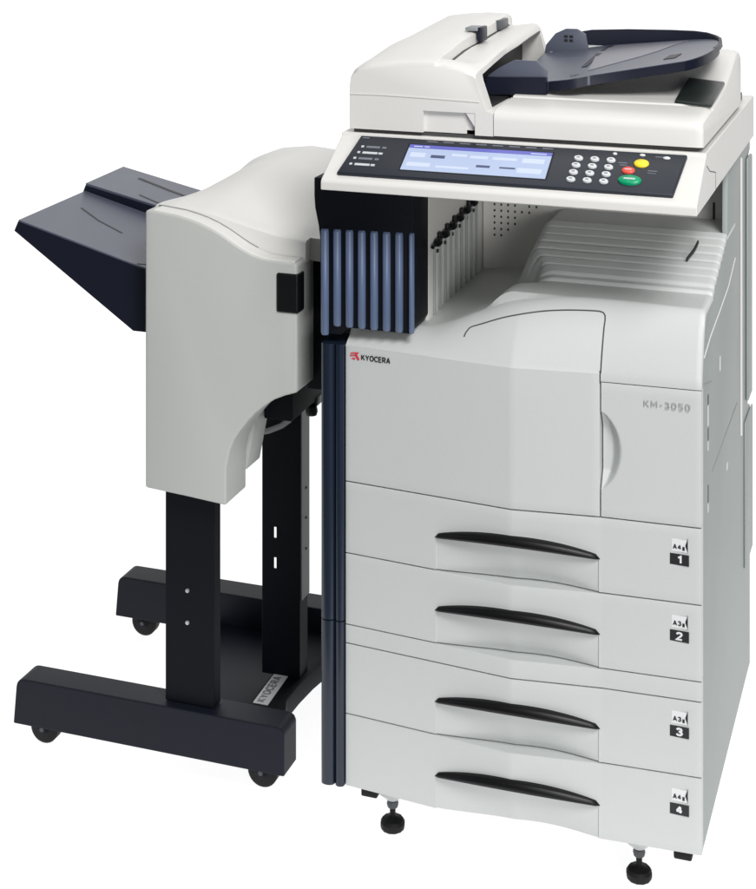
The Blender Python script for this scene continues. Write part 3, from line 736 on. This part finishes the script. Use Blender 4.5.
# legs
box('front_leg', -.3843, -.2860, .0880, .1180, .1425, .5600, 'metal', F, .003)
rl = prism('rear_leg', [(-.2915, .3200), (-.2121, .3200), (-.2121, .3600), (-.2145, .3600), (-.2145, .3235), (-.2891, .3235), (-.2891, .3600), (-.2915, .3600)], 'Z', .1000, .7000, 'metal', F, .0006, 1)
cut(rl, [box('c', -.2672, -.2612, .30, .38, a, a + .022, 'metal', F, 0) for a in (.3640, .3050)])
box('leg_flange', -.2119, -.2090, .3215, .3620, .2500, .6300, 'flange', rl, 0)
for z in (.3420, .4020, .4600):
    lathe('rivet', [(.0001, 0), (.003, 0), (.002, .0016), (.0001, .0018)], (-.2090, .345, z), 'ink', rl, 10, 'X')
for z in (.3498, .2916):
    lathe('screw', [(.0001, -.0022), (.0035, -.0020), (.0042, 0), (.0001, 0)], (-.3390, .0879, z), 'silver', F, 12, 'Y')
# feet
def foot(xa, xb, ya, yb, right_round=True):
    z0, z1 = .0560, .1420; r = .016
    pts = [(xa - .004, z0), (xa + .002, z1 - r)] + [(xa + .002 + r - r * math.cos(a), z1 - r + r * math.sin(a)) for a in [math.radians(k) for k in (25, 50, 75)]] + [(xa + .020, z1)]
    pts += [(xb - .012, z1), (xb - .004, z1 - .004), (xb, z1 - .012), (xb, z0)]
    return prism('foot', pts, 'Y', ya, yb, 'navy', F, .003, 2)
f1 = foot(-.688, -.142, .070, .130)
f2 = foot(-.716, -.150, .522, .585)
def castor(x, y, p):
    wy = y
    c = lathe('castor', [(.0001, -.013), (.024, -.013), (.029, -.009), (.029, .009), (.024, .013), (.0001, .013)], (x, wy, .029), 'rubber', p, 28, 'Y')
    lathe('castor_hub', [(.0001, -.0010), (.011, -.0006), (.013, 0), (.0001, 0)], (x, wy - .0131, .029), 'navy', c, 20, 'Y')
    ribbon('castor_glint', [(x - .010, wy - .0142, .0470), (x, wy - .0142, .0485), (x + .010, wy - .0142, .0470)], (0, -1, 0), .004, 'silver', c, .0006)
    prism('castor_fork', [(x - .016, .056), (x - .010, .030), (x + .010, .024), (x + .024, .056)], 'Y', wy - .0185, wy - .0150, 'metal', c, .0008)
    lathe('castor_axle', [(.0001, -.002), (.0042, -.0016), (.0048, 0), (.0001, 0)], (x, wy - .0186, .030), 'flange', c, 12, 'Y')
    return c
castor(-.655, .130, f1); castor(-.205, .130, f1); castor(-.675, .578, f2); castor(-.20, .578, f2)
# base plate, rail and sticker
prism('base_plate', [(-.402, .131), (-.262, .131), (-.262, .521), (-.492, .521)], 'Z', .0600, .0790, 'navy', F, .002)
prism('guide_rail', [(-.2700, .1320), (-.1900, .1320), (-.1850, .18), (-.2060, .2400), (-.2050, .3000), (-.2000, .36), (-.1900, .42), (-.1900, .5210), (-.2700, .5210)], 'Z', .0620, .1000, 'metal', F, .003)
prism('dock_hook', [(-.196, .060), (-.180, .045), (-.176, .100), (-.170, .135), (-.196, .140)], 'Y', .44, .47, 'metal', F, .002)
st = flat('sticker', [[(-.2618, .2080), (-.2320, .2080), (-.2370, .3200), (-.2660, .3190)]], 'paper', F, (0, 0, .1008), (1, 0, 0), (0, 1, 0), .0006)
letters('sticker_lettering', 'KYOCERA', .017, .094, 'inkgrey', st, (-.2415, .2160, .1018), (-.035, 1, 0), (-1, -.035, 0), .2)
# cable and latch knob
cb = [(-.2871, .300, .5737), (-.2700, .298, .5780), (-.2558, .296, .5850), (-.2400, .294, .5930), (-.2247, .292, .6050), (-.2120, .290, .6200), (-.2020, .288, .6420), (-.2000, .288, .6600)]
tube('cable', cb, .0055, 'cable', F)
lathe('latch_knob', [(.0001, 0), (.010, .001), (.012, .008), (.010, .018), (.0001, .020)], (-.180, .30, .618), 'black', F, 14, 'Z')
box('latch_bracket', -.205, -.170, .30, .33, .634, .652, 'black', F, .003)
# stacking trays
def wedge(name, ya, yb, pts, dy=0):
    return prism(name, pts, 'Y', ya, yb, 'slatedark', F, .0012, 2)
t1 = wedge('stacking_tray', .100, .356, [(-.7084, .9735), (-.6997, .9925), (-.4060, .9165), (-.4060, .8072), (-.4560, .8072)])
def skin(parent, ya, yb, za0, za1, zb0, zb1):
    bm = bmesh.new()
    v = [(-.6992, ya, za0), (-.4058, ya, za1), (-.4058, yb, zb1), (-.6992, yb, zb0)]
    A = [bm.verts.new(p) for p in v]; B = [bm.verts.new((p[0], p[1], p[2] - .006)) for p in v]
    bm.faces.new(A); bm.faces.new(B[::-1])
    for i in range(4): bm.faces.new((A[i], B[i], B[(i + 1) % 4], A[(i + 1) % 4]))
    bevel(bm, .0008, 1)
    return link('tray_surface', bm, 'slate', parent)  # paler sheet, light on the tray top put into its colour
s1_ = skin(t1, .1004, .3556, .9950, .9195, 1.0010, .9260)
t2 = wedge('stacking_tray', .3570, .520, [(-.7060, .9960), (-.6997, 1.0120), (-.4060, .9500), (-.4060, .8400), (-.4560, .8400)])
s2_ = skin(t2, .3574, .5196, 1.0160, .9540, 1.0210, .9590)
def sz(x, y, a0, a1, b0, b1, ya, yb):
    u = (x + .6992) / .2934; v = (y - ya) / (yb - ya); return lerp(lerp(a0, a1, u), lerp(b0, b1, u), v)
g1 = lambda x, y: (x, y, sz(x, y, .9950, .9195, 1.0010, .9260, .1004, .3556))
g2 = lambda x, y: (x, y, sz(x, y, 1.0160, .9540, 1.0210, .9590, .3574, .5196))
for pts, g, par, wd in (([(-.655, .262), (-.60, .232), (-.54, .215)], g1, s1_, .0045), ([(-.45, .105), (-.42, .13)], g1, s1_, .003), ([(-.590, .385), (-.54, .372), (-.47, .350 + .012)], g2, s2_, .0045), ([(-.640, .478), (-.56, .462), (-.47, .450)], g2, s2_, .009)):
    ribbon('tray_groove', [g(*p) for p in pts], (.2, 0, 1), wd, 'ink', par, .0006)
for ob in S.objects:
    if ob.type == 'MESH' and ob.name.split('.')[0] in ('front_leg', 'foot', 'door_grip', 'input_tray', 'stacking_tray', 'scanner_body'):
        md = ob.modifiers.new('wn', 'WEIGHTED_NORMAL'); md.keep_sharp = True
